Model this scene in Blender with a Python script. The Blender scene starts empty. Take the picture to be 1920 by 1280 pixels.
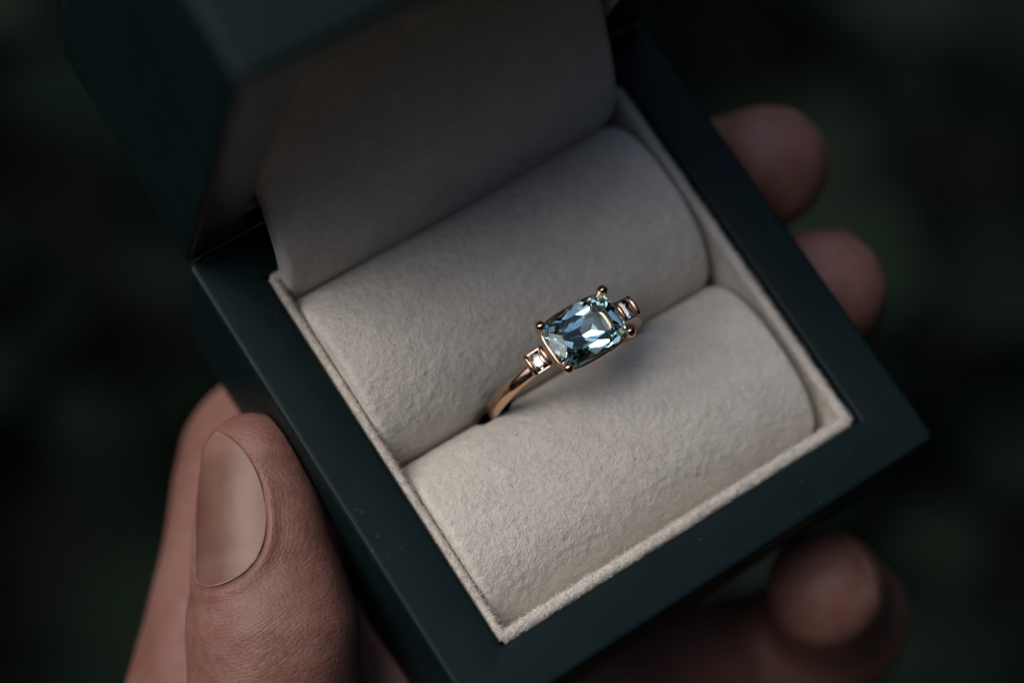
import bpy, bmesh, math, random
import numpy as np
from mathutils import Vector, Matrix

random.seed(7)
rng = np.random.default_rng(7)
MM = 0.001                      # the scene is in metres, dimensions below in millimetres
scene = bpy.context.scene
col = scene.collection

# ------------------------------------------------------------------ camera
cam_d = bpy.data.cameras.new('camera')
cam = bpy.data.objects.new('camera', cam_d)
col.objects.link(cam)
Rc = Matrix(((0.8261053441, -0.5434543959, 0.1490210726),
             (-0.4791404782, -0.8165982755, -0.3218565807),
             (0.2966047245, 0.1944854134, -0.9349871985)))
cx, cy, cz = Rc[0], -Rc[1], -Rc[2]
cam.matrix_world = Matrix(((cx[0], cy[0], cz[0], -72.612 * MM),
                           (cx[1], cy[1], cz[1], -40.567 * MM),
                           (cx[2], cy[2], cz[2], 214.824 * MM),
                           (0, 0, 0, 1)))
cam_d.sensor_width = 36.0
cam_d.lens = 3944.78 / 1920 * 36.0
cam_d.clip_start = 0.01
cam_d.clip_end = 200.0
cam_d.dof.use_dof = True
cam_d.dof.focus_distance = 0.2225
cam_d.dof.aperture_fstop = 8.0
scene.camera = cam

# ------------------------------------------------------------------ world, sun, exposure
SUN_DIR = Vector((-0.42, 0.46, 0.78)).normalized()      # towards the light
SUN_EL = math.asin(SUN_DIR.z)
SUN_AZ = math.atan2(SUN_DIR.x, SUN_DIR.y)
world = bpy.data.worlds.new('World')
scene.world = world
world.use_nodes = True
wn = world.node_tree.nodes
wl = world.node_tree.links
wn.clear()
sky = wn.new('ShaderNodeTexSky')
sky.sky_type = 'NISHITA'
sky.sun_disc = False
sky.sun_elevation = SUN_EL
sky.sun_rotation = SUN_AZ
sky.dust_density = 2.0
bg = wn.new('ShaderNodeBackground')
bg.inputs['Strength'].default_value = 0.14
wo = wn.new('ShaderNodeOutputWorld')
wl.new(sky.outputs[0], bg.inputs[0])
wl.new(bg.outputs[0], wo.inputs[0])

sun_d = bpy.data.lights.new('sun', 'SUN')
sun_d.energy = 1.3
sun_d.angle = math.radians(50)
sun_d.color = (1.0, 0.91, 0.83)
sun = bpy.data.objects.new('sun', sun_d)
col.objects.link(sun)
sun.rotation_euler = SUN_DIR.to_track_quat('Z', 'Y').to_euler()
sun.location = (-0.8, 0.4, 1.2)

scene.view_settings.view_transform = 'Standard'
scene.view_settings.look = 'None'
scene.view_settings.gamma = 1.0
scene.view_settings.use_curve_mapping = False
scene.view_settings.exposure = 0.12
scene.render.engine = 'CYCLES'
cyc = scene.cycles
cyc.max_bounces = 24
cyc.transmission_bounces = 20
cyc.glossy_bounces = 8
cyc.diffuse_bounces = 4
cyc.transparent_max_bounces = 8
cyc.caustics_reflective = False
cyc.caustics_refractive = False
cyc.sample_clamp_indirect = 4.0
cyc.use_denoising = True


# ------------------------------------------------------------------ helpers
def link(o, parent=None):
    col.objects.link(o)
    if parent is not None:
        o.parent = parent
    return o


def empty(name, loc, label, cat):
    o = bpy.data.objects.new(name, None)
    o.empty_display_size = 0.01
    o.location = [v * MM for v in loc]
    o['label'] = label
    o['category'] = cat
    return link(o)


def mesh_obj(name, verts, faces, mat, parent=None, org=(0, 0, 0), smooth=True, auto=None):
    """verts in mm in box coordinates, org = parent's origin (mm)"""
    v = (np.asarray(verts, float) - np.asarray(org, float)) * MM
    me = bpy.data.meshes.new(name)
    me.from_pydata(v.tolist(), [], faces if isinstance(faces, list) else faces.tolist())
    me.update()
    bm = bmesh.new()
    bm.from_mesh(me)
    bmesh.ops.recalc_face_normals(bm, faces=bm.faces[:])
    bm.to_mesh(me)
    bm.free()
    me.materials.append(mat)
    me.polygons.foreach_set('use_smooth', [smooth] * len(me.polygons))
    if auto is not None:
        me.set_sharp_from_angle(angle=math.radians(auto))
    o = bpy.data.objects.new(name, me)
    return link(o, parent)


def rrect(x0, x1, y0, y1, r, z, n=6):
    pts = []
    for (cx_, cy_, a0) in ((x1 - r, y1 - r, 0), (x0 + r, y1 - r, 90), (x0 + r, y0 + r, 180), (x1 - r, y0 + r, 270)):
        for k in range(n + 1):
            a = math.radians(a0 + 90 * k / n)
            pts.append((cx_ + r * math.cos(a), cy_ + r * math.sin(a), z))
    return pts


def bridge(loops, cap0=False, cap1=False, close=False):
    n = len(loops[0])
    V = [p for l in loops for p in l]
    F = []
    m = len(loops)
    for j in range(m if close else m - 1):
        a, b = j * n, ((j + 1) % m) * n
        for i in range(n):
            k = (i + 1) % n
            F.append((a + i, a + k, b + k, b + i))
    if cap0:
        F.append(tuple(range(n)))
    if cap1:
        F.append(tuple(range((m - 1) * n, m * n))[::-1])
    return V, F


def tube(path, radii, n=10, up=(0, 0, 1), closed=False, sx=1.0):
    P = [Vector(p) for p in path]
    m = len(P)
    loops = []
    for i, p in enumerate(P):
        if closed:
            t = (P[(i + 1) % m] - P[i - 1]).normalized()
        else:
            t = (P[min(i + 1, m - 1)] - P[max(i - 1, 0)]).normalized()
        s = t.cross(Vector(up))
        if s.length < 1e-4:
            s = t.cross(Vector((1, 0, 0)))
        s.normalize()
        u = s.cross(t)
        r = radii[i] if hasattr(radii, '__len__') else radii
        loops.append([tuple(p + s * (r * sx * math.cos(2 * math.pi * k / n)) + u * (r * math.sin(2 * math.pi * k / n)))
                      for k in range(n)])
    return bridge(loops, not closed, not closed, closed)


class VNoise:
    """smooth value noise for relief on real vertices"""
    def __init__(self, seed):
        self.t = np.random.default_rng(seed).random((64, 64, 64))

    def __call__(self, P, wl_):
        q = np.asarray(P) / wl_
        i = np.floor(q).astype(int)
        f = q - i
        f = f * f * (3 - 2 * f)
        o = 0
        for dx in (0, 1):
            for dy in (0, 1):
                for dz in (0, 1):
                    w = (f[:, 0] if dx else 1 - f[:, 0]) * (f[:, 1] if dy else 1 - f[:, 1]) * (f[:, 2] if dz else 1 - f[:, 2])
                    o = o + w * self.t[(i[:, 0] + dx) % 64, (i[:, 1] + dy) % 64, (i[:, 2] + dz) % 64]
        return o * 2 - 1


# ------------------------------------------------------------------ materials
def new_mat(name):
    m = bpy.data.materials.new(name)
    m.use_nodes = True
    nt = m.node_tree
    return m, nt.nodes, nt.links, nt.nodes['Principled BSDF']


def coords(N, L, scale):
    tc = N.new('ShaderNodeTexCoord')
    mp = N.new('ShaderNodeMapping')
    mp.inputs['Scale'].default_value = scale if hasattr(scale, '__len__') else (scale,) * 3
    L.new(tc.outputs['Object'], mp.inputs['Vector'])
    return mp.outputs['Vector']


def noise(N, L, vec, scale, detail=4, rough=0.6, dist=0.0):
    n = N.new('ShaderNodeTexNoise')
    n.inputs['Scale'].default_value = scale
    n.inputs['Detail'].default_value = detail
    n.inputs['Roughness'].default_value = rough
    n.inputs['Distortion'].default_value = dist
    L.new(vec, n.inputs['Vector'])
    return n.outputs['Fac']


def ramp(N, L, fac, stops):
    r = N.new('ShaderNodeValToRGB')
    e = r.color_ramp.elements
    while len(e) < len(stops):
        e.new(0.5)
    for k, (p, c) in enumerate(stops):
        e[k].position = p
        e[k].color = (*c, 1) if len(c) == 3 else c
    L.new(fac, r.inputs['Fac'])
    return r.outputs['Color']


def bump(N, L, h, strength, dist, prev=None):
    b = N.new('ShaderNodeBump')
    b.inputs['Strength'].default_value = strength
    b.inputs['Distance'].default_value = dist
    L.new(h, b.inputs['Height'])
    if prev is not None:
        L.new(prev, b.inputs['Normal'])
    return b.outputs['Normal']


def mixc(N, L, fac, a, b, mode='MIX'):
    m = N.new('ShaderNodeMix')
    m.data_type = 'RGBA'
    m.blend_type = mode
    for sock, v in ((m.inputs[0], fac), (m.inputs[6], a), (m.inputs[7], b)):
        if isinstance(v, (int, float)):
            sock.default_value = v
        elif isinstance(v, tuple):
            sock.default_value = (*v, 1)
        else:
            L.new(v, sock)
    return m.outputs[2]


def make_felt():
    m, N, L, B = new_mat('cream_felt')
    v = coords(N, L, 1000.0)                       # 1 unit = 1 mm
    c = ramp(N, L, noise(N, L, v, 0.35, 5, 0.65), [(0.25, (0.66, 0.615, 0.535)), (0.75, (0.80, 0.755, 0.67))])
    # stray dark fibres caught in the nap
    vs = coords(N, L, (700, 2100, 1500))
    vor = N.new('ShaderNodeTexVoronoi')
    vor.inputs['Scale'].default_value = 0.55
    vor.inputs['Randomness'].default_value = 1.0
    L.new(vs, vor.inputs['Vector'])
    f = ramp(N, L, vor.outputs['Distance'], [(0.055, (1, 1, 1)), (0.105, (0, 0, 0))])
    gate = ramp(N, L, noise(N, L, v, 0.6, 1, 0.5), [(0.55, (0, 0, 0)), (0.64, (0.75, 0.75, 0.75))])
    f2 = mixc(N, L, 1.0, f, gate, 'MULTIPLY')
    L.new(mixc(N, L, f2, c, (0.16, 0.12, 0.09)), B.inputs['Base Color'])
    B.inputs['Roughness'].default_value = 1.0
    B.inputs['Specular IOR Level'].default_value = 0.15
    B.inputs['Sheen Weight'].default_value = 0.25
    B.inputs['Sheen Roughness'].default_value = 0.5
    n1 = bump(N, L, noise(N, L, v, 1.25, 2, 0.5), 0.7, 0.00030)
    n2 = bump(N, L, noise(N, L, v, 5.0, 3, 0.75), 0.75, 0.00012, n1)
    L.new(n2, B.inputs['Normal'])
    return m


def make_lacquer():
    m, N, L, B = new_mat('dark_teal_lacquer')
    v = coords(N, L, 1000.0)
    c = ramp(N, L, noise(N, L, v, 0.06, 4), [(0.3, (0.0033, 0.0110, 0.0115)), (0.7, (0.0048, 0.0150, 0.0155))])
    # specks of dust and rub marks
    vor = N.new('ShaderNodeTexVoronoi')
    vor.inputs['Scale'].default_value = 0.8
    L.new(v, vor.inputs['Vector'])
    f = ramp(N, L, vor.outputs['Distance'], [(0.05, (1, 1, 1)), (0.13, (0, 0, 0))])
    g = ramp(N, L, noise(N, L, v, 0.16, 3), [(0.50, (0, 0, 0)), (0.64, (0.5, 0.5, 0.5))])
    L.new(mixc(N, L, mixc(N, L, 1.0, f, g, 'MULTIPLY'), c, (0.09, 0.15, 0.19)), B.inputs['Base Color'])
    r = ramp(N, L, noise(N, L, v, 0.25, 5, 0.65), [(0.3, (0.40,) * 3), (0.7, (0.52,) * 3)])
    L.new(r, B.inputs['Roughness'])
    B.inputs['Specular IOR Level'].default_value = 0.17
    L.new(bump(N, L, noise(N, L, v, 5.0, 3, 0.7), 0.10, 0.00006), B.inputs['Normal'])
    return m


def make_gold():
    m, N, L, B = new_mat('rose_gold')
    v = coords(N, L, 1000.0)
    B.inputs['Base Color'].default_value = (0.82, 0.52, 0.35, 1)
    B.inputs['Metallic'].default_value = 1.0
    L.new(ramp(N, L, noise(N, L, v, 1.2, 4), [(0.3, (0.10,) * 3), (0.7, (0.17,) * 3)]), B.inputs['Roughness'])
    L.new(bump(N, L, noise(N, L, v, 0.8, 2), 0.12, 0.00005), B.inputs['Normal'])
    return m


def make_gem(name, colr, ior):
    m, N, L, B = new_mat(name)
    N.remove(B)
    g = N.new('ShaderNodeBsdfGlass')
    g.inputs['Color'].default_value = (*colr, 1)
    g.inputs['Roughness'].default_value = 0.0
    g.inputs['IOR'].default_value = ior
    L.new(g.outputs[0], N['Material Output'].inputs['Surface'])
    return m


def make_skin():
    m, N, L, B = new_mat('skin')
    v = coords(N, L, 1000.0)
    base = ramp(N, L, noise(N, L, v, 0.10, 4, 0.6), [(0.3, (0.21, 0.103, 0.080)), (0.7, (0.29, 0.165, 0.135))])
    mott = ramp(N, L, noise(N, L, v, 0.55, 4, 0.7), [(0.35, (0.92, 0.74, 0.70)), (0.7, (1.08, 1.05, 1.02))])
    L.new(mixc(N, L, 1.0, base, mott, 'MULTIPLY'), B.inputs['Base Color'])
    B.inputs['Subsurface Weight'].default_value = 0.35
    B.inputs['Subsurface Radius'].default_value = (1.0, 0.35, 0.2)
    B.inputs['Subsurface Scale'].default_value = 0.0022
    L.new(ramp(N, L, noise(N, L, v, 1.1, 3), [(0.3, (0.42,) * 3), (0.7, (0.58,) * 3)]), B.inputs['Roughness'])
    B.inputs['Specular IOR Level'].default_value = 0.45
    # fine papillary ridges, carried on attribute-free object coordinates
    w = N.new('ShaderNodeTexWave')
    w.wave_type = 'BANDS'
    w.bands_direction = 'X'
    w.inputs['Scale'].default_value = 1.9
    w.inputs['Distortion'].default_value = 5.0
    w.inputs['Detail'].default_value = 2.0
    w.inputs['Detail Scale'].default_value = 0.10
    at_ = N.new('ShaderNodeAttribute')
    at_.attribute_name = 'ridge'
    L.new(at_.outputs['Vector'], w.inputs['Vector'])
    b1 = bump(N, L, w.outputs['Fac'], 0.20, 0.00006)
    vor = N.new('ShaderNodeTexVoronoi')
    vor.inputs['Scale'].default_value = 1.3
    vor.feature = 'DISTANCE_TO_EDGE'
    L.new(v, vor.inputs['Vector'])
    b2 = bump(N, L, ramp(N, L, vor.outputs['Distance'], [(0.0, (0, 0, 0)), (0.18, (1, 1, 1))]), 0.30, 0.00009, b1)
    b3 = bump(N, L, noise(N, L, v, 2.2, 3, 0.7), 0.25, 0.00010, b2)
    L.new(b3, B.inputs['Normal'])
    return m


def make_nail():
    m, N, L, B = new_mat('nail')
    v = coords(N, L, 1000.0)
    c = ramp(N, L, noise(N, L, v, 0.16, 4), [(0.3, (0.175, 0.085, 0.062)), (0.7, (0.24, 0.132, 0.10))])
    at_ = N.new('ShaderNodeAttribute')
    at_.attribute_name = 'plate'
    sx = N.new('ShaderNodeSeparateXYZ')
    L.new(at_.outputs['Vector'], sx.inputs[0])
    mr = N.new('ShaderNodeMapRange')                # root (0) to free edge (1)
    mr.inputs['From Min'].default_value = -1.0
    L.new(sx.outputs[0], mr.inputs['Value'])
    tone = ramp(N, L, mr.outputs[0], [(0.0, (1.0, 1.0, 1.0)), (0.16, (1.12, 1.12, 1.12)), (0.24, (0.95, 0.90, 0.88)), (0.80, (1.0, 0.97, 0.95)), (0.90, (1.3, 1.32, 1.25))])
    c = mixc(N, L, 1.0, c, tone, 'MULTIPLY')
    L.new(c, B.inputs['Base Color'])
    B.inputs['Subsurface Weight'].default_value = 0.25
    B.inputs['Subsurface Radius'].default_value = (1.0, 0.5, 0.3)
    B.inputs['Subsurface Scale'].default_value = 0.001
    B.inputs['Roughness'].default_value = 0.42
    B.inputs['Coat Weight'].default_value = 0.18
    B.inputs['Coat Roughness'].default_value = 0.22
    B.inputs['Specular IOR Level'].default_value = 0.4
    L.new(bump(N, L, noise(N, L, v, 0.7, 4), 0.18, 0.00015), B.inputs['Normal'])
    return m


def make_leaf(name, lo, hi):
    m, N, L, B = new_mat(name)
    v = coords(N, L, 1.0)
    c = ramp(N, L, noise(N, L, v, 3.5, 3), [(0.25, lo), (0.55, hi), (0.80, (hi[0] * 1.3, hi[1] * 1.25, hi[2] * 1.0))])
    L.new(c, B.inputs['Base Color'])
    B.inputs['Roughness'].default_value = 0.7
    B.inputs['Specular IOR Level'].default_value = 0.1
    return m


def make_soil():
    m, N, L, B = new_mat('dark_soil')
    v = coords(N, L, 1.0)
    L.new(ramp(N, L, noise(N, L, v, 12, 6), [(0.3, (0.003, 0.004, 0.003)), (0.7, (0.008, 0.009, 0.006))]), B.inputs['Base Color'])
    B.inputs['Roughness'].default_value = 1.0
    L.new(bump(N, L, noise(N, L, v, 30, 6), 0.6, 0.02), B.inputs['Normal'])
    return m


FELT = make_felt()
LACQ = make_lacquer()
GOLD = make_gold()
SAPPH = make_gem('blue_green_sapphire', (0.885, 0.985, 0.98), 1.77)
DIAM = make_gem('clear_diamond', (0.97, 0.98, 1.0), 2.3)
SKIN = make_skin()
NAIL = make_nail()
CUTI, _N, _L, _B = new_mat('cuticle_skin')
_L.new(ramp(_N, _L, noise(_N, _L, coords(_N, _L, 1000.0), 1.5, 3), [(0.3, (0.23, 0.13, 0.10)), (0.7, (0.32, 0.20, 0.16))]), _B.inputs['Base Color'])
_B.inputs['Roughness'].default_value = 0.6
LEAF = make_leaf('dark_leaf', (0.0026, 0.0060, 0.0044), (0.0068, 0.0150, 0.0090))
SOIL = make_soil()

# ------------------------------------------------------------------ the ground and the undergrowth behind
GZ = -850.0
gv, gf = [], []
n = 24
for j in range(n + 1):
    for i in range(n + 1):
        u, w = (i / n * 2 - 1), (j / n * 2 - 1)
        x, y = math.copysign(abs(u) ** 3, u) * 40000, math.copysign(abs(w) ** 3, w) * 40000
        gv.append((x, y, GZ + 25 * math.sin(x * 0.004) * math.cos(y * 0.005)))
for j in range(n):
    for i in range(n):
        a = j * (n + 1) + i
        gf.append((a, a + 1, a + n + 2, a + n + 1))
ground = mesh_obj('ground', gv, gf, SOIL)
ground['kind'] = 'structure'


def leaves(name, centers, size, mat, seed, flat=0.6):
    """pointed leaves folded along the midrib, each two bent halves"""
    r = np.random.default_rng(seed)
    V, F = [], []
    prof = ((0, 0), (0.25, 0.30), (0.55, 0.34), (0.85, 0.15), (1, 0))
    for c in centers:
        s = size * r.uniform(0.6, 1.25)
        a = r.uniform(0, 2 * math.pi)
        d = Vector((math.cos(a), math.sin(a), r.uniform(-flat, flat * 0.6))).normalized()
        side = d.cross(Vector((0, 0, 1))).normalized()
        side = (side + Vector((0, 0, r.uniform(-0.5, 0.5)))).normalized()
        nn = side.cross(d)
        b = len(V)
        c = Vector(c)
        for (t, w) in prof:
            mid = c + d * (s * t) - nn * (s * 0.25 * t * t)
            V += [tuple(mid + side * (s * w) + nn * (s * w * 0.35)), tuple(mid), tuple(mid - side * (s * w) + nn * (s * w * 0.35))]
        for k in range(len(prof) - 1):
            q = b + 3 * k
            F += [(q, q + 1, q + 4, q + 3), (q + 1, q + 2, q + 5, q + 4)]
    o = mesh_obj(name, V, F, mat)
    return o


cen = []
for k in range(4200):
    rr = 1500 * math.sqrt(rng.random())
    a = rng.uniform(0, 2 * math.pi)
    x, y = 250 + rr * math.cos(a), 170 + rr * math.sin(a)
    top = 260 + 130 * math.sin(x * 0.011) * math.cos(y * 0.013 + 1)
    cen.append((x, y, GZ + rng.uniform(20, max(60, top))))
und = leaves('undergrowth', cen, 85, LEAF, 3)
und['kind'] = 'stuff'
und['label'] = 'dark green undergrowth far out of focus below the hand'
und['category'] = 'foliage'

cen = []  # unseen ring of shrubs, added to keep low and near-side sky light off
while len(cen) < 12000:
    a = rng.uniform(0, 2 * math.pi)
    near = 0.5 + 0.5 * math.cos(a - math.radians(-75))      # 1 on the near side, 0 beyond the lid
    near = min(1.0, max(0.0, (near - 0.22) / 0.5))
    hgt = 1300 + 4400 * near * near * (3 - 2 * near)  # tall on the near side to shade it, low where sky stays open
    if rng.random() > hgt / 6500:
        continue
    rr = rng.uniform(1700, 2500)
    cen.append((rr * math.cos(a), rr * math.sin(a), GZ + hgt * rng.random()))
hedge = leaves('sky_blocking_shrubs', cen, 290, LEAF, 5, flat=1.2)
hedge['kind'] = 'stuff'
hedge['label'] = 'dark green shrubs added out of view round the hand to block sky light'
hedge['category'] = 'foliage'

# ------------------------------------------------------------------ ring box
OX0, OX1, OY0, OY1 = -30.3, 30.5, -29.4, 29.4          # outer walls, rim at z = 0
IX0, IX1, IY0, IY1 = -23.7, 24.2, -23.3, 24.3          # opening
BORG = (0, 0, -22)
box = empty('ring_box', BORG, 'open dark teal ring box lined in cream felt, held in the hand', 'ring box')


def outer(ins, z, r):
    return rrect(OX0 + ins, OX1 - ins, OY0 + ins, OY1 - ins, r, z)


def inner(grow, z, r):
    return rrect(IX0 - grow, IX1 + grow, IY0 - grow, IY1 + grow, r, z)


loops = [outer(2.5, -22, 1.0), outer(1.0, -22, 1.2), outer(0.35, -21.75, 1.3), outer(0.05, -21.1, 1.4),
         outer(0, -20, 1.2), outer(0, -10, 1.0), outer(0, -0.9, 0.95), outer(0.02, -0.5, 0.95), outer(0.09, -0.25, 0.9), outer(0.24, -0.08, 0.85),
         outer(0.48, -0.01, 0.8), outer(0.8, 0, 0.8), outer(3.0, 0.0, 1.0), inner(0.45, 0, 0.6), inner(0.2, -0.06, 0.5), inner(0.04, -0.25, 0.4),
         inner(0, -0.6, 0.4), inner(0, -15, 0.4)]
V, F = bridge(loops, True, True)
base = mesh_obj('base', V, F, LACQ, box, BORG, auto=40)

VN = VNoise(11)
RY, RZ, RI, RO = -0.62, -3.3, 8.75, 10.1                # ring plane, centre and radii
GIR = 9.0                                                 # height of the girdle


def felt_relief(P, nrm, amp=0.075):
    d = VN(P, 1.0) * 0.5 + VN(P + 31.7, 0.6) * 0.55 + VN(P + 11.3, 6.0) * 0.4
    return P + nrm * (d * amp)[:, None]


def grid_faces(nu, nv, wrap=False):
    F = []
    for j in range(nv - 1):
        for i in range(nu - (0 if wrap else 1)):
            k = (i + 1) % nu
            F.append((j * nu + i, j * nu + k, (j + 1) * nu + k, (j + 1) * nu + i))
    return F


def pad(name, x0, x1, yc, w, zb, H, ex):
    """stuffed roll along x with rounded ends; profile in y,z"""
    a = np.linspace(0, math.pi, 150)
    ca, sa = np.cos(a), np.sin(a)
    py = np.sign(ca) * np.abs(ca) ** (2 / ex)
    pz = np.abs(sa) ** (2 / ex)
    rows = []
    fil = 0.9
    xs = [(x0 + fil * (1 - math.cos(t)), fil * (1 - math.sin(t))) for t in np.linspace(0, math.pi / 2, 6)]
    xs += [(x, 0) for x in np.linspace(x0 + fil, x1 - fil, 210)[1:-1]]
    xs += [(x1 - fil * (1 - math.cos(t)), fil * (1 - math.sin(t))) for t in np.linspace(math.pi / 2, 0, 6)]
    P, Nn = [], []
    for (x, ins) in xs:
        yy = yc + py * (w - ins)
        zz = zb + pz * (H - ins)
        P.append(np.stack([np.full_like(yy, x), yy, zz], 1))
        Nn.append(np.stack([np.zeros_like(yy), py * 0.9, pz], 1))
    P = np.concatenate(P)
    Nn = np.concatenate(Nn)
    Nn /= np.linalg.norm(Nn, axis=1)[:, None]
    P = felt_relief(P, Nn)
    # slight hand-made waviness along the roll
    P[:, 2] += 0.10 * np.sin(P[:, 0] * 0.21 + yc) * np.clip((P[:, 2] - zb) / H, 0, 1)
    # the band presses a dent into the nap on either side of it
    rr = np.hypot(P[:, 0], P[:, 2] - RZ)
    ann = np.clip(1 - np.maximum(0, np.maximum(rr - RO - 0.3, RI - 0.3 - rr)) / 1.6, 0, 1)
    ann = ann * ann * (3 - 2 * ann)
    sgn = 1.0 if yc > 0 else -1.0
    off = (P[:, 1] - RY) * sgn
    P[:, 1] += sgn * np.maximum(0, 1.0 - off) * ann
    nu, nv = len(a), len(xs)
    F = grid_faces(nu, nv)
    F.append(tuple(range(nu)))
    F.append(tuple(range((nv - 1) * nu, nv * nu))[::-1])
    return mesh_obj(name, P, F, FELT, base, BORG)


pad_back = pad('ring_pad', -22.3, 21.55, 10.95, 11.2, -8.5, 10.1, 2.2)
pad_front = pad('ring_pad', -22.3, 21.45, -11.12, 10.78, -9.2, 9.7, 2.35)
pad_back['label'] = 'rear cream felt roll under the lid flap'
pad_front['label'] = 'front cream felt roll, the more brightly lit one'


def felt_lip(name, path_fn, length, parent, org, thick=1.35, top=-0.25, bottom=-13.0, flip=1):
    """upright felt strip with a rounded top; path_fn(s, off, z) -> point"""
    r = thick / 2
    prof = [(-r, bottom), (-r, -7), (-r, -4), (-r, -2.4), (-r, top - r - 0.5)]
    prof += [(-r * math.cos(t), top - r + r * math.sin(t)) for t in np.linspace(0, math.pi, 12)]
    prof += [(r, top - r - 0.5), (r, -2.4), (r, -4), (r, -7), (r, bottom)]
    nv = int(length / 0.3)
    P, Nn = [], []
    for s in np.linspace(0, length, nv):
        for (o, z) in prof:
            P.append(path_fn(s, o, z))
            q = path_fn(s, o * 1.6, z + max(0, z - top + r) * 0.6)
            Nn.append((q[0] - P[-1][0], q[1] - P[-1][1], q[2] - P[-1][2]))
    P = np.array(P)
    Nn = np.array(Nn)
    Nn /= np.linalg.norm(Nn, axis=1)[:, None] + 1e-9
    P = felt_relief(P, Nn, 0.07)
    nu = len(prof)
    F = grid_faces(nu, nv, wrap=True)
    F.append(tuple(range(nu)))
    F.append(tuple(range((nv - 1) * nu, nv * nu))[::-1])
    return mesh_obj(name, P, F, FELT, parent, org)


LX0, LX1, LY0, LY1 = IX0 + 0.65, IX1 - 1.0, IY0 + 0.78, IY1 - 0.75
felt_lip('felt_lip', lambda s, o, z: (LX0 + o, LY0 - 0.2 + s, z), LY1 - LY0 + 0.4, base, BORG, 1.05, -0.45)
felt_lip('felt_lip', lambda s, o, z: (LX1 - o, LY0 - 0.2 + s, z), LY1 - LY0 + 0.4, base, BORG, 1.15, -0.5)
felt_lip('felt_lip', lambda s, o, z: (LX0 + s, LY0 + o, z), LX1 - LX0, base, BORG, 1.4, -0.4)
felt_lip('felt_lip', lambda s, o, z: (LX0 + s, LY1 - o, z), LX1 - LX0, base, BORG, 1.2, -0.3)

# lid, modelled shut above the base, then swung back about the hinge
TH = math.radians(82.5)
LH = 28.0
ct, st = math.cos(TH), math.sin(TH)


def swing(p):
    dy, dz = p[1] - OY1, p[2]
    return (p[0], OY1 + dy * ct + dz * st, 0.15 - dy * st + dz * ct)


loops = [outer(2.5, LH, 1.0), outer(1.0, LH, 1.2), outer(0.35, LH - 0.25, 1.3), outer(0.05, LH - 0.9, 1.4),
         outer(0, LH - 2, 1.4), outer(0, LH / 2, 1.4), outer(0, 0.9, 1.0), outer(0.09, 0.25, 0.9), outer(0.28, 0.07, 0.85), outer(0.7, 0, 0.8),
         inner(0.6, 0, 0.6), inner(0.2, 0.06, 0.5), inner(0.0, 0.5, 0.4), inner(0, LH - 4, 0.4)]
V, F = bridge([[swing(p) for p in l] for l in loops], True, True)
lid = mesh_obj('lid', V, F, LACQ, box, BORG, auto=40)

V, F = tube([(x, OY1 - 0.55, -0.15) for x in np.linspace(-28.6, 28.6, 9)], 0.62, 12)
mesh_obj('hinge', V, F, LACQ, box, BORG)

# felt lining of the lid, open tray of its own thickness
lo = [inner(-0.05, 1.2, 0.4), inner(-0.05, LH - 4.1, 0.4)]
li = [inner(-1.2, LH - 5.3, 0.6), inner(-1.2, 1.4, 0.5), inner(-0.6, 0.8, 0.5)]
V, F = bridge([[swing(p) for p in l] for l in (li[2], lo[0], lo[1])], False, True)
V2, F2 = bridge([[swing(p) for p in l] for l in li], True, False)
k = len(V)
mesh_obj('lid_lining', V + V2, F + [tuple(i + k for i in f) for f in F2], FELT, lid, BORG)

# flap that hides the hinge: a stiff felt sheet from behind the rear roll up into the lid
fp = [(21.6, -9.5), (21.45, -6), (21.35, -3.2), (21.5, -0.6), (22.3, 2.6), (24.0, 6.1), (26.3, 9.6), (29.0, 13.2), (32.4, 17.6),
      (36.2, 22.6), (40.0, 28.2), (43.6, 34.6), (46.6, 41.5), (48.6, 48.0)]
fp = np.array(fp)
tt = np.concatenate([[0], np.cumsum(np.linalg.norm(np.diff(fp, axis=0), axis=1))])
S_ = np.linspace(0, tt[-1], 150)


def catmull(ts, P, s):
    out = []
    for q in s:
        i = min(max(np.searchsorted(ts, q) - 1, 0), len(ts) - 2)
        p0, p1, p2, p3 = P[max(i - 1, 0)], P[i], P[i + 1], P[min(i + 2, len(P) - 1)]
        u = (q - ts[i]) / (ts[i + 1] - ts[i])
        out.append(0.5 * ((2 * p1) + (p2 - p0) * u + (2 * p0 - 5 * p1 + 4 * p2 - p3) * u * u + (3 * p1 - p0 - 3 * p2 + p3) * u ** 3))
    return np.array(out)


fc = catmull(tt, fp, S_)
ft = np.gradient(fc, axis=0)
ft /= np.linalg.norm(ft, axis=1)[:, None]
fnrm = np.stack([-ft[:, 1], ft[:, 0]], 1)
fnrm = np.where((fnrm[:, :1] > 0), -fnrm, fnrm)          # towards the front
nx = 150
P, Nn = [], []
for j, s in enumerate(S_):
    # rounded lower right corner
    xr = 21.7
    cut = 7.0 - s
    x0 = -22.15
    if s < 11.0:
        t = max(0.0, min(1.0, (s - 4.0) / 7.0))
        xr = 21.7 - 3.6 * (1 - math.sqrt(max(0, 1 - (1 - t) ** 2)))
    for x in np.linspace(x0, xr, nx):
        e = min(x - x0, xr - x)
        dome = 0.5 * math.sin(math.pi * (x + 22.1) / 44) + (-0.6 * (1 - min(1, e / 0.9)) ** 2)
        P.append((x, fc[j, 0] + fnrm[j, 0] * dome, fc[j, 1] + fnrm[j, 1] * dome))
        Nn.append((0, fnrm[j, 0], fnrm[j, 1]))
P = np.array(P)
Nn = np.array(Nn)
Pf = felt_relief(P, Nn)
Pb = P - Nn * 1.6
m = len(Pf)
F = grid_faces(nx, len(S_))
F += [tuple(i + m for i in f[::-1]) for f in F]
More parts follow.
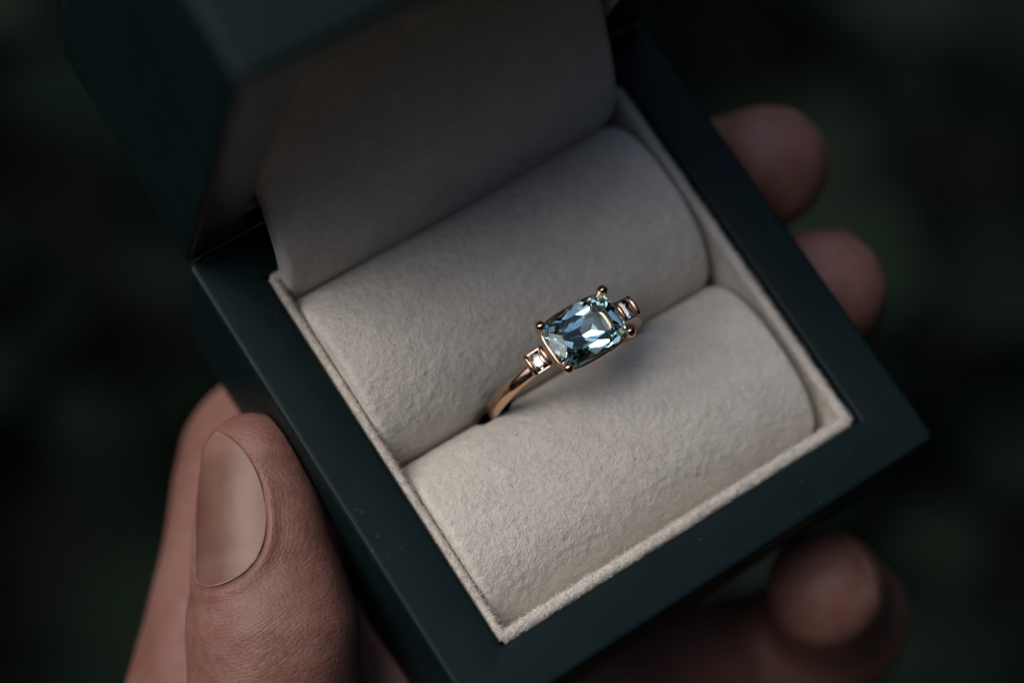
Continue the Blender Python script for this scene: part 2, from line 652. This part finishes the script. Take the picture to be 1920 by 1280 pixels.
edge = [i for i in range(nx)] + [j * nx + nx - 1 for j in range(1, len(S_))] + [(len(S_) - 1) * nx + i for i in range(nx - 2, -1, -1)] + [j * nx for j in range(len(S_) - 2, 0, -1)]
for a, b in zip(edge, edge[1:] + edge[:1]):
    F.append((a, b, b + m, a + m))
flap = mesh_obj('flap', np.concatenate([Pf, Pb]), F, FELT, box, BORG, auto=60)
flap['label'] = 'cream felt flap rising from the rear roll into the lid'


# loose nap standing off the felt
def fuzz(name, parent, src_objs, count, length, width, seed, zmin, keep):
    r = np.random.default_rng(seed)
    V, F = [], []
    for o, cnt in zip(src_objs, count):
        me = o.data
        nP = len(me.polygons)
        cenp = np.empty(nP * 3)
        me.polygons.foreach_get('center', cenp)
        nor = np.empty(nP * 3)
        me.polygons.foreach_get('normal', nor)
        ar = np.empty(nP)
        me.polygons.foreach_get('area', ar)
        cenp = cenp.reshape(-1, 3) / MM + np.array(BORG)
        nor = nor.reshape(-1, 3)
        ok = (cenp[:, 2] > zmin) & keep(cenp, nor)
        w = ar * ok
        w /= w.sum()
        idx = r.choice(nP, cnt, p=w)
        for i in idx:
            nn = Vector(nor[i])
            t = nn.cross(Vector(r.normal(size=3))).normalized()
            p = Vector(cenp[i]) + Vector(r.normal(size=3)) * 0.1 - nn * 0.05
            d = (nn * r.uniform(0.25, 1.0) + t).normalized()
            l = length * r.uniform(0.4, 1.3)
            s = d.cross(nn).normalized() * width
            q = p + d * l * 0.55
            e = q + (d - nn * r.uniform(0.0, 0.9) + Vector(r.normal(size=3)) * 0.3).normalized() * l * 0.45
            b = len(V)
            V += [tuple(p - s), tuple(p + s), tuple(q + s * 0.8), tuple(q - s * 0.8), tuple(e)]
            F += [(b, b + 1, b + 2, b + 3), (b + 3, b + 2, b + 4)]
    o = mesh_obj(name, V, F, FELT, parent, BORG, smooth=False)
    o['kind'] = 'stuff'
    return o


lips = [o for o in base.children if o.name.startswith('felt_lip')]
fuzz('felt_nap', base, lips, [9000] * 4, 0.60, 0.024, 21, -2.2, lambda c, n: np.ones(len(c), bool))
fuzz('felt_nap', base, [pad_back, pad_front], [11000, 13000], 0.40, 0.020, 22, -5.0, lambda c, n: n[:, 2] > 0.1)

# ------------------------------------------------------------------ ring
RORG = (0, RY, RZ - RO)
ring = empty('ring', RORG, 'rose gold ring with blue green cushion cut stone standing between the felt pads', 'ring')

# band: D-shaped section, narrowing to the shoulders, open at the top where the head sits
P = []
A0, A1 = math.radians(90 - 33), math.radians(90 + 33)
nb, ns = 120, 20
for j in range(nb):
    a = A1 + (2 * math.pi - (A1 - A0)) * j / (nb - 1)
    da = abs(((a - math.pi / 2 + math.pi) % (2 * math.pi)) - math.pi)      # angle from the top
    u = max(0.0, min(1.0, (da - math.radians(33)) / math.radians(45)))
    hw = 0.74 + 0.20 * u * u * (3 - 2 * u)
    th = 1.55 - 0.25 * u
    rmid = RI
    for k in range(ns):
        b = 2 * math.pi * k / ns
        yy = hw * math.copysign(abs(math.cos(b)) ** 0.75, math.cos(b))
        rr = RI + th / 2 + th / 2 * math.copysign(abs(math.sin(b)) ** 0.8, math.sin(b))
        P.append((rr * math.cos(a), RY + yy, RZ + rr * math.sin(a)))
F = grid_faces(ns, nb, wrap=True)
F.append(tuple(range(ns)))
F.append(tuple(range((nb - 1) * ns, nb * ns))[::-1])
mesh_obj('band', P, F, GOLD, ring, RORG, auto=50)


def gem(name, planes, half, mat, xf, parent, org):
    bm = bmesh.new()
    bmesh.ops.create_cube(bm, size=1)
    for v in bm.verts:
        v.co = Vector((v.co.x * 2 * half[0], v.co.y * 2 * half[1], v.co.z * 2 * half[2]))
    for nrm, d in planes:
        nv = Vector(nrm).normalized()
        r = bmesh.ops.bisect_plane(bm, geom=bm.verts[:] + bm.edges[:] + bm.faces[:], dist=1e-5, plane_co=nv * d, plane_no=nv,
                                   clear_outer=True)
        ed = [e for e in r['geom_cut'] if isinstance(e, bmesh.types.BMEdge)]
        if len(ed) > 2:
            bmesh.ops.contextual_create(bm, geom=ed)
    bmesh.ops.remove_doubles(bm, verts=bm.verts[:], dist=1e-4)
    bm.verts.ensure_lookup_table()
    V = [tuple(xf(v.co)) for v in bm.verts]
    F = [tuple(v.index for v in f.verts) for f in bm.faces]
    bm.free()
    return mesh_obj(name, V, F, mat, parent, org, smooth=False)


SA, SB, SN = 4.25, 3.02, 3.9


def support(phi, a=SA, b=SB, n_=SN):
    t = np.linspace(0, 2 * math.pi, 721)
    x = a * np.sign(np.cos(t)) * np.abs(np.cos(t)) ** (2 / n_)
    y = b * np.sign(np.sin(t)) * np.abs(np.sin(t)) ** (2 / n_)
    return float((x * math.cos(phi) + y * math.sin(phi)).max())


planes = []
PL = (62, 50, 44, 38)                                      # pavilion steps of the long sides


def pav(phi_deg, alpha, r, z):
    """pavilion facet facing phi, passing through radial fraction r of the outline at depth z"""
    p, a = math.radians(phi_deg), math.radians(alpha)
    h = support(p) * r
    nrm = (math.cos(p) * math.sin(a), math.sin(p) * math.sin(a), -math.cos(a))
    planes.append((nrm, h * math.sin(a) - z * math.cos(a)))


def crown(phi_deg, alpha, r, z):
    p, a = math.radians(phi_deg), math.radians(alpha)
    h = support(p) * r
    nrm = (math.cos(p) * math.sin(a), math.sin(p) * math.sin(a), math.cos(a))
    planes.append((nrm, h * math.sin(a) + z * math.cos(a)))


for k in range(48):                                        # girdle
    p = 2 * math.pi * k / 48
    planes.append(((math.cos(p), math.sin(p), 0), support(p)))
planes.append(((0, 0, 1), 1.02))                           # table
for s in (90, 270):
    for d in (-7, 7):
        crown(s + d, 46, 1.0, 0.06)
    crown(s, 33, 0.86, 0.50)
    for d in (-9, 9):
        pav(s + d, PL[0], 1.0, -0.10)
    for d in (-6, 6):
        pav(s + d, PL[1], 0.86, -0.95)
    pav(s, PL[2], 0.64, -1.85)
    for d in (-12, 12):
        pav(s + d, PL[3], 0.36, -2.66)
for s in (0, 180):
    for d in (-11, 11):
        crown(s + d, 44, 1.0, 0.06)
    crown(s, 32, 0.89, 0.46)
    for d in (-10, 10):
        pav(s + d, 60, 1.0, -0.10)
    pav(s, 50, 0.86, -1.05)
    pav(s, 42, 0.62, -2.05)
for s in (1, -1):
    for q in (0, 180):
        crown(q + s * 38, 40, 1.0, 0.06)
        crown(q + s * 58, 42, 1.0, 0.06)
        crown(q + s * 47, 27, 0.82, 0.62)
        crown(q + s * 24, 24, 0.80, 0.72)
        crown(q + s * 70, 25, 0.80, 0.70)
        pav(q + s * 36, 58, 1.0, -0.10)
        pav(q + s * 56, 58, 1.0, -0.10)
        pav(q + s * 45, 46, 0.90, -0.75)
        pav(q + s * 30, 43, 0.80, -1.35)
        pav(q + s * 62, 44, 0.80, -1.45)
gem('centre_stone', planes, (6, 5, 5), SAPPH, lambda c: (c.x + 0.05, c.y + RY - 0.05, c.z + GIR), ring, RORG)


def cush(sc, z, n_=64):
    out = []
    for k in range(n_):
        t = 2 * math.pi * k / n_
        x = SA * sc * math.copysign(abs(math.cos(t)) ** (2 / SN), math.cos(t))
        y = SB * sc * math.copysign(abs(math.sin(t)) ** (2 / SN), math.sin(t))
        out.append((x + 0.05, y + RY - 0.05, z))
    return out


V, F = tube(cush(1.0, GIR - 0.52), 0.24, 8, closed=True)
mesh_obj('gallery_rail', V, F, GOLD, ring, RORG)
V, F = tube(cush(0.62, GIR - 2.45), 0.30, 8, closed=True)
mesh_obj('gallery_rail', V, F, GOLD, ring, RORG)

for sx in (-1, 1):
    for sy in (-1, 1):
        path, rad = [], []
        for (x, y, z, r) in ((2.0, 1.3, 5.3, 0.42), (2.7, 1.75, 6.6, 0.45), (3.45, 2.25, 7.8, 0.48), (3.86, 2.55, 8.6, 0.5),
                             (4.0, 2.68, 9.1, 0.60), (4.0, 2.68, 9.42, 0.62), (3.9, 2.6, 9.68, 0.56), (3.76, 2.5, 9.82, 0.38), (3.66, 2.43, 9.87, 0.16)):
            path.append((sx * x + 0.05, sy * y + RY - 0.05, z))
            rad.append(r)
        V, F = tube(path, rad, 14, up=(sy * 0.4, -sx * 0.9, 0.1))
        mesh_obj('prong', V, F, GOLD, ring, RORG)

for sx in (-1, 1):
    ang = math.radians(14) * sx                            # leaning down the shoulder
    C = Vector((sx * 5.72 + 0.03, RY - 0.1, 7.75))
    rot = Matrix.Rotation(ang, 3, 'Y')
    hx, hy = 0.72, 1.04
    pl = [((0, 0, 1), 0.42)]
    for s in (1, -1):
        pl += [((s, 0, 0), hx), ((0, s, 0), hy), ((s * 0.62, 0, 0.78), hx * 0.62 + 0.06), ((0, s * 0.62, 0.78), hy * 0.62 + 0.06),
               ((s * 0.40, 0, 0.92), 0.54), ((0, s * 0.36, 0.93), 0.66),
               ((s * 0.85, 0, -0.53), hx * 0.85 + 0.03), ((0, s * 0.80, -0.60), hy * 0.80 + 0.03), ((s * 0.70, 0, -0.71), 0.60), ((0, s * 0.64, -0.77), 0.83)]
    xf = lambda c, C=C, rot=rot: tuple(C + rot @ c)
    side = gem('side_stone', pl, (2, 2, 2), DIAM, xf, ring, RORG)
    side['label'] = 'small clear baguette between two gold bars'
    for e in (-1, 1):
        # gold bar holding each end of the baguette, slightly arched
        path = [xf(Vector((e * (hx + 0.20), y, 0.26 - 0.22 * (y / 1.1) ** 2))) for y in np.linspace(-1.2, 1.2, 11)]
        V, F = tube(path, [0.20] + [0.27] * 9 + [0.20], 10)
        mesh_obj('bar', V, F, GOLD, ring, RORG)
    # collet under the baguette, running down into the band
    lp = []
    for (z, ax, ay) in ((0.02, hx + 0.22, hy + 0.14), (-0.4, hx + 0.24, hy + 0.05), (-0.9, hx + 0.3, 0.85), (-1.7, hx + 0.5, 0.70)):
        lp.append([xf(Vector(p)) for p in rrect(-ax, ax, -ay, ay, 0.25, z, 3)])
    V, F = bridge(lp[::-1], True, False)
    li_ = [[xf(Vector(p)) for p in rrect(-hx + 0.02, hx - 0.02, -hy + 0.02, hy - 0.02, 0.05, z, 3)] for z in (0.02, -0.95)]
    n_ = len(lp[0])
    V2, F2 = bridge([lp[0]] + li_, False, True)
    k = len(V)
    mesh_obj('collet', V + V2, F + [tuple(i + k for i in f) for f in F2], GOLD, ring, RORG, auto=35)


# ------------------------------------------------------------------ hand (one skin surface from a distance field)
def smin(a, b, k):
    h = np.clip(0.5 + 0.5 * (b - a) / k, 0, 1)
    return b + (a - b) * h - k * h * (1 - h)


def cone(P, a, b, r1, r2):
    a, b = np.array(a, float), np.array(b, float)
    ba = b - a
    t = np.clip(((P - a) @ ba) / (ba @ ba), 0, 1)
    return np.linalg.norm(P - a - t[:, None] * ba, axis=1) - (r1 + (r2 - r1) * t)


TT = np.array((-34.6, 8.6, -8.6))                          # thumb tip centre
TJ = np.array((-41.2, -7.4, -12.6))                        # thumb joint
T_A = (TT - TJ) / np.linalg.norm(TT - TJ)
T_N = np.array((-0.80, 0.10, 0.58))
T_N = T_N - T_A * (T_N @ T_A)
T_N /= np.linalg.norm(T_N)
T_L = np.cross(T_A, T_N)
SL, SNn = 1.10, 0.78                                       # broader than deep


def thumb_local(P):
    q = P - TT
    return q @ T_A, q @ T_L, q @ T_N


def thumb_distal(P):
    s, l, n_ = thumb_local(P)
    Q = np.stack([s, l / SL, n_ / SNn], 1)
    L_ = -np.linalg.norm(TT - TJ)
    d = cone(Q, (0, 0, 0), (L_ * 0.45, 0, 0), 5.7, 7.1)
    d = smin(d, cone(Q, (L_ * 0.45, 0, 0), (L_ * 1.0, 0, 0.3), 7.1, 8.5), 2.0)
    d = smin(d, cone(Q, (-1.5, 0, -2.2), (L_ * 0.6, 0, -1.8), 5.6, 6.8), 2.0)      # pulp
    return d * 0.9


CH = {
    'index': [(-26, 11, -37.0, 11.0), (4, 20, -33, 10.0), (38, 14.0, -29, 8.6), (39.0, 9.8, -13.5, 7.5)],
    'middle': [(-20, -14, -35.5, 12.2), (22, -7, -33, 10.0), (39.0, -7, -29, 8.6), (36.8, -6.6, -16.0, 7.6)],
    'ring': [(-14, -29, -38, 11.4), (14, -39, -51, 9.2), (24, -40, -40, 8.2), (18.2, -36.2, -22.6, 7.0)],
    'little': [(-22, -42, -46, 10.6), (4, -44, -60, 8.4), (14, -44, -66, 7.6), (4, -34, -64, 6.6)],
}
WR = (-98, -66, -43)
BOXC = np.array((0.1, 0, -11.0))
BOXH = np.array((30.4, 29.4, 11.0))


def hand_sdf(P):
    d = thumb_distal(P)
    d = smin(d, cone(P, TJ, (-53, -29, -22), 9.0, 11.0), 4)
    d = smin(d, cone(P, (-53, -29, -22), (-74, -50, -34), 12.5, 15.5), 6)
    d = smin(d, cone(P, (-74, -50, -34), WR, 15.5, 19), 8)
    palm = cone(P, WR, CH['index'][0][:3], 17, 12.5)
    for f in ('middle', 'ring', 'little'):
        palm = smin(palm, cone(P, WR, CH[f][0][:3], 17, 12.5), 8)
    palm = smin(palm, cone(P, CH['index'][0][:3], CH['little'][0][:3], 11.5, 11), 8)
    palm = smin(palm, cone(P, (-70, -38, -38), (-31, 3, -38), 11.5, 10.5), 8)      # web
    d = smin(d, palm, 7)
    fin = None
    for f in CH.values():
        c = None
        for (a, b) in zip(f[:-1], f[1:]):
            e = cone(P, a[:3], b[:3], a[3], b[3])
            c = e if c is None else smin(c, e, 2.5)
        fin = c if fin is None else smin(fin, c, 0.8)
    d = smin(d, fin, 5)
    d = smin(d, cone(P, WR, (-190, -134, -52), 21, 27), 10)
    q = np.abs(P - BOXC) - BOXH
    bd = np.linalg.norm(np.maximum(q, 0), axis=1) + np.minimum(q.max(1), 0)
    return np.maximum(d, 0.12 - bd)


def surface_nets(f, lo, hi, h):
    ax = [np.arange(lo[i], hi[i] + h, h) for i in range(3)]
    n0, n1, n2 = map(len, ax)
    D = np.empty((n0, n1, n2))
    yy, zz = np.meshgrid(ax[1], ax[2], indexing='ij')
    for s in range(0, n0, 16):
        xs = ax[0][s:s + 16]
        G = np.stack([np.repeat(xs, n1 * n2), np.tile(yy.ravel(), len(xs)), np.tile(zz.ravel(), len(xs))], 1)
        D[s:s + 16] = f(G).reshape(len(xs), n1, n2)
    ins = D < 0
    c = np.zeros((n0 - 1, n1 - 1, n2 - 1), int)
    for dx in (0, 1):
        for dy in (0, 1):
            for dz in (0, 1):
                c += ins[dx:n0 - 1 + dx, dy:n1 - 1 + dy, dz:n2 - 1 + dz]
    act = (c > 0) & (c < 8)
    idx = -np.ones(act.shape, int)
    cells = np.argwhere(act)
    idx[act] = np.arange(len(cells))
    acc = np.zeros((len(cells), 3))
    cnt = np.zeros(len(cells))
    corners = [(a, b, e) for a in (0, 1) for b in (0, 1) for e in (0, 1)]
    for p in corners:
        for k in range(3):
            if p[k]:
                continue
            q = list(p)
            q[k] = 1
            d0 = D[cells[:, 0] + p[0], cells[:, 1] + p[1], cells[:, 2] + p[2]]
            d1 = D[cells[:, 0] + q[0], cells[:, 1] + q[1], cells[:, 2] + q[2]]
            x = (d0 < 0) != (d1 < 0)
            t = np.where(x, d0 / np.where(x, d0 - d1, 1), 0)
            pt = np.array(p, float) + t[:, None] * np.eye(3)[k]
            acc += pt * x[:, None]
            cnt += x
    V = (cells + acc / cnt[:, None]) * h + np.array([a[0] for a in ax])
    F = []
    for k in range(3):
        a, b = (k + 1) % 3, (k + 2) % 3
        s0 = [slice(None)] * 3
        s1 = [slice(None)] * 3
        s0[k], s1[k] = slice(0, -1), slice(1, None)
        x = ins[tuple(s0)] != ins[tuple(s1)]
        e = np.argwhere(x)
        e = e[(e[:, a] > 0) & (e[:, b] > 0) & (e[:, a] < D.shape[a] - 1) & (e[:, b] < D.shape[b] - 1)]
        o = np.zeros((4, 3), int)
        o[1, a] = o[2, a] = -1
        o[2, b] = o[3, b] = -1
        F.append(np.stack([idx[e[:, 0] + o[i, 0], e[:, 1] + o[i, 1], e[:, 2] + o[i, 2]] for i in range(4)], 1))
    return V, np.concatenate(F)


def grad(f, P, e=0.05):
    g = np.stack([f(P + np.eye(3)[k] * e) - f(P - np.eye(3)[k] * e) for k in range(3)], 1)
    return g / (np.linalg.norm(g, axis=1)[:, None] + 1e-9)


def project(f, P, it=3):
    for _ in range(it):
        P = P - grad(f, P) * np.clip(f(P), -1, 1)[:, None]
    return P


# nail plate in thumb coordinates: s along the thumb, phi round it
NS0, NS1, NPH = -12.3, 3.7, math.radians(47)


def nail_uv(P):
    s, l, n_ = thumb_local(P)
    phi = np.arctan2(l / SL, n_ / SNn)
    u = (s - (NS0 + NS1) / 2) / ((NS1 - NS0) / 2)          # -1 root .. 1 free edge
    v = phi / NPH
    return u, v, s, phi


def nail_width(u):
    """half width of the plate: round at the root, drawn in towards the free edge"""
    u = np.clip(u, -1, 1)
    return np.where(u < 0, np.sqrt(1 - u * u), (1 - np.abs(u) ** 2.4) ** 0.62)


def nail_dist(u, v):
    """rough signed distance (mm) to the outline, negative inside"""
    w = nail_width(u)
    q = np.where(np.abs(u) < 0.999, np.abs(v) / np.maximum(w, 0.02), 9)
    across = (np.abs(v) - w) * 7.0
    end = (np.sqrt(u * u + v * v * np.where(u < 0, 1.0, 0.75)) - 1) * 7.5
    return np.where(u < 0, end, np.maximum(across * 0.8, (np.abs(u) - 1) * 7.5))


def ridge_detail(P, Nn):
    """nail bed, nail fold, joint creases as real relief on the thumb"""
    u, v, s, phi = nail_uv(P)
    dn = nail_dist(u, v)
    near = (s > -26) & (s < 9)
    fold_w = np.clip(0.6 - u, 0.0, 1.0)
    d = np.where(near, -0.55 / (1 + np.exp((dn + 0.15) / 0.16)), 0)
    d = d + np.where(near, 0.42 * np.exp(-((dn - 0.75) / 0.8) ** 2) * fold_w, 0)
    d = d - np.where(near, 0.22 * np.exp(-((dn - 0.05) / 0.22) ** 2) * fold_w, 0)
    # creases over the joint
    w = np.exp(-((s + 19.0) / 4.0) ** 2) * np.exp(-(phi / 1.25) ** 2)
    wob = VN(P, 6.0) * 2.6 + VN(P + 7.7, 2.2) * 0.7
    d = d - 0.32 * w * np.clip(0.5 + VN(P + 2.2, 4.0), 0, 1) * np.exp(-((phi + 0.35) / 0.8) ** 2) * np.exp(-(np.sin((s + wob + 0.5 * phi) * 1.25) / 0.28) ** 2)
    d = d - 0.08 * w * np.abs(VN(P + 3.1, 1.3)) - 0.05 * np.exp(-((s + 17) / 7) ** 2) * np.abs(VN(P + 9.1, 0.9))
    d = d + 0.10 * VN(P + 5.5, 5.0) + 0.05 * VN(P + 1.5, 2.2)
    return P + Nn * d[:, None]


HORG = WR
HV, HF = surface_nets(hand_sdf, (-222, -166, -86), (56, 38, 6), 1.3)
me = bpy.data.meshes.new('hand')
me.from_pydata(HV.tolist(), [], HF.tolist())
bm = bmesh.new()
bm.from_mesh(me)
for rad in (25.0, 19.0):
    ctr = Vector(tuple(TT - T_A * 8))
    fs = [f for f in bm.faces if (Vector(f.calc_center_median()) - ctr).length < rad]
    es = list({e for f in fs for e in f.edges})
    bmesh.ops.subdivide_edges(bm, edges=es, cuts=1, use_grid_fill=True)
bmesh.ops.recalc_face_normals(bm, faces=bm.faces[:])
bm.to_mesh(me)
bm.free()
n = len(me.vertices)
co = np.empty(n * 3)
me.vertices.foreach_get('co', co)
co = project(hand_sdf, co.reshape(-1, 3), 3)
nrm = grad(hand_sdf, co)
th = np.linalg.norm(co - (TT - T_A * 6), axis=1) < 36
co2 = co.copy()
co2[th] = ridge_detail(co[th], nrm[th])
me.vertices.foreach_set('co', ((co2 - np.array(HORG)) * MM).ravel())
# coordinates the papillary ridges run along: on the thumb they sweep round the tip, elsewhere plain
s_, l_, n_l = thumb_local(co)
rv = np.stack([np.sqrt((s_ + 9) ** 2 * 0.35 + (l_ - 1.0) ** 2 + n_l ** 2 * 0.6) * 1.0, s_ * 0.25, n_l * 0.25], 1)
attr = me.attributes.new('ridge', 'FLOAT_VECTOR', 'POINT')
attr.data.foreach_set('vector', rv.ravel().astype(np.float32))
me.materials.append(SKIN)
me.polygons.foreach_set('use_smooth', [True] * len(me.polygons))
me.update()
hand = bpy.data.objects.new('hand', me)
hand.location = [v * MM for v in HORG]
hand['label'] = 'left hand held palm up, thumb and fingertips gripping the ring box'
hand['category'] = 'hand'
link(hand)

# thumb nail
nu, nv = 60, 44
P = []
for j in range(nv):
    w = -1 + 2 * j / (nv - 1)
    for i in range(nu):
        # map a disc-like grid onto the superellipse outline
        t = -1 + 2 * i / (nu - 1)
        lim = float(nail_width(np.array(t)))
        P.append((t, w * lim))
P = np.array(P)
s = P[:, 0] * (NS1 - NS0) / 2 + (NS0 + NS1) / 2
phi = P[:, 1] * NPH
dirv = np.cos(phi)[:, None] * T_N * SNn + np.sin(phi)[:, None] * T_L * SL
dirv /= np.linalg.norm(dirv, axis=1)[:, None]
org = TT + s[:, None] * T_A
rad = np.full(len(P), 7.5)
for _ in range(12):                                        # find the skin along each ray
    rad = rad - hand_sdf(org + dirv * rad[:, None])
tq, vq = P[:, 0], P[:, 1]                                  # the plate is one smooth curve, not a cast of the skin
Bq = np.stack([np.ones_like(tq), tq, tq ** 2, vq, vq ** 2, tq * vq, tq ** 2 * vq ** 2, tq * vq ** 2], 1)
rad = Bq @ np.linalg.lstsq(Bq, rad, rcond=None)[0]
base_p = org + dirv * rad[:, None]
arch = 0.55 * (1 - P[:, 1] ** 2) * (1 - 0.75 * P[:, 0] ** 2) - 0.16
arch = arch + 0.3 * np.clip(-P[:, 1], 0, 1) * np.clip(1 - ((P[:, 0] - 0.25) / 0.85) ** 2, 0, 1)
rim = np.clip(np.hypot(P[:, 0], P[:, 1]), 0, 1)
top_p = base_p + dirv * (arch)[:, None]
# the free edge runs out past the finger end, flatter than the skin below it
lift = np.clip((P[:, 0] - 0.55) / 0.45, 0, 1)
top_p = top_p + T_N * (0.35 * lift ** 2)[:, None] + T_A * (0.3 * lift)[:, None]
bot_p = top_p - dirv * 0.45
m = len(P)
F = grid_faces(nu, nv)
F += [tuple(i + m for i in f[::-1]) for f in F]
edge = list(range(nu)) + [j * nu + nu - 1 for j in range(1, nv)] + [(nv - 1) * nu + i for i in range(nu - 2, -1, -1)] + [j * nu for j in range(nv - 2, 0, -1)]
for a, b in zip(edge, edge[1:] + edge[:1]):
    F.append((a, b, b + m, a + m))
nail = mesh_obj('thumb_nail', np.concatenate([top_p, bot_p]), F, NAIL, hand, HORG, auto=60)
attr = nail.data.attributes.new('plate', 'FLOAT_VECTOR', 'POINT')
uvp = np.concatenate([np.stack([P[:, 0], P[:, 1], np.zeros(m)], 1)] * 2)
attr.data.foreach_set('vector', uvp.ravel().astype(np.float32))
# cuticle: a thin roll of dry skin round the root of the plate
path, rads = [], []
for t in np.linspace(-1.45, 1.45, 60):
    uu, vv = -math.cos(t) * 0.985, math.sin(t) * 0.985
    ss, pp = uu * (NS1 - NS0) / 2 + (NS0 + NS1) / 2, vv * NPH
    dv = math.cos(pp) * T_N * SNn + math.sin(pp) * T_L * SL
    dv /= np.linalg.norm(dv)
    oo = TT + ss * T_A
    q = 7.5
    for _ in range(10):
        q -= float(hand_sdf((oo + dv * q)[None])[0])
    path.append(tuple(oo + dv * (q + 0.02 + 0.05 * math.sin(t * 9))))
    rads.append((0.10 + 0.03 * math.sin(t * 14.0) + 0.03 * math.sin(t * 31.0)) * min(1.0, (1.5 - abs(t)) / 0.5))
V, F = tube(path, rads, 8)
mesh_obj('cuticle', V, F, CUTI, nail, HORG)


# nails of the curled fingers, on the side away from the box
def finger_nail(tip, prev, nvec, r):
    tip, prev = np.array(tip, float), np.array(prev, float)
    a = tip - prev
    a /= np.linalg.norm(a)
    nv_ = np.array(nvec, float)
    nv_ -= a * (nv_ @ a)
    nv_ /= np.linalg.norm(nv_)
    l = np.cross(a, nv_)
    V = []
    nu, nw = 16, 14
    for j in range(nw):
        w = -1 + 2 * j / (nw - 1)
        for i in range(nu):
            t = -1 + 2 * i / (nu - 1)
            lim = (1 - abs(t) ** 2.8) ** (1 / 3)
            ph = w * lim * 0.85
            d = math.cos(ph) * nv_ + math.sin(ph) * l
            o = tip + a * (t * 5.2 - 0.6)
            q = 7.0
            for _ in range(8):
                q -= float(hand_sdf((o + d * q)[None])[0])
            V.append(o + d * (q + 0.12 + (0.5 * max(0, t - 0.5))))
    V = np.array(V)
    m_ = len(V)
    cen_ = np.stack([tip + a * ((v - tip) @ a) for v in V])
    dn = (V - cen_)
    dn /= np.linalg.norm(dn, axis=1)[:, None]
    V2 = V - dn * 0.4
    F = grid_faces(nu, nw)
    F += [tuple(i + m_ for i in f[::-1]) for f in F]
    edge = list(range(nu)) + [j * nu + nu - 1 for j in range(1, nw)] + [(nw - 1) * nu + i for i in range(nu - 2, -1, -1)] + [j * nu for j in range(nw - 2, 0, -1)]
    for a_, b_ in zip(edge, edge[1:] + edge[:1]):
        F.append((a_, b_, b_ + m_, a_ + m_))
    mesh_obj('finger_nail', np.concatenate([V, V2]), F, NAIL, hand, HORG, auto=60)


finger_nail(CH['index'][3][:3], CH['index'][2][:3], (1, 0.0, 0.1), 7.4)
finger_nail(CH['middle'][3][:3], CH['middle'][2][:3], (1, 0.0, 0.2), 7.2)
finger_nail(CH['ring'][3][:3], CH['ring'][2][:3], (1, -0.35, -0.75), 7.2)
finger_nail(CH['little'][3][:3], CH['little'][2][:3], (0.6, 0.2, -1), 6.6)
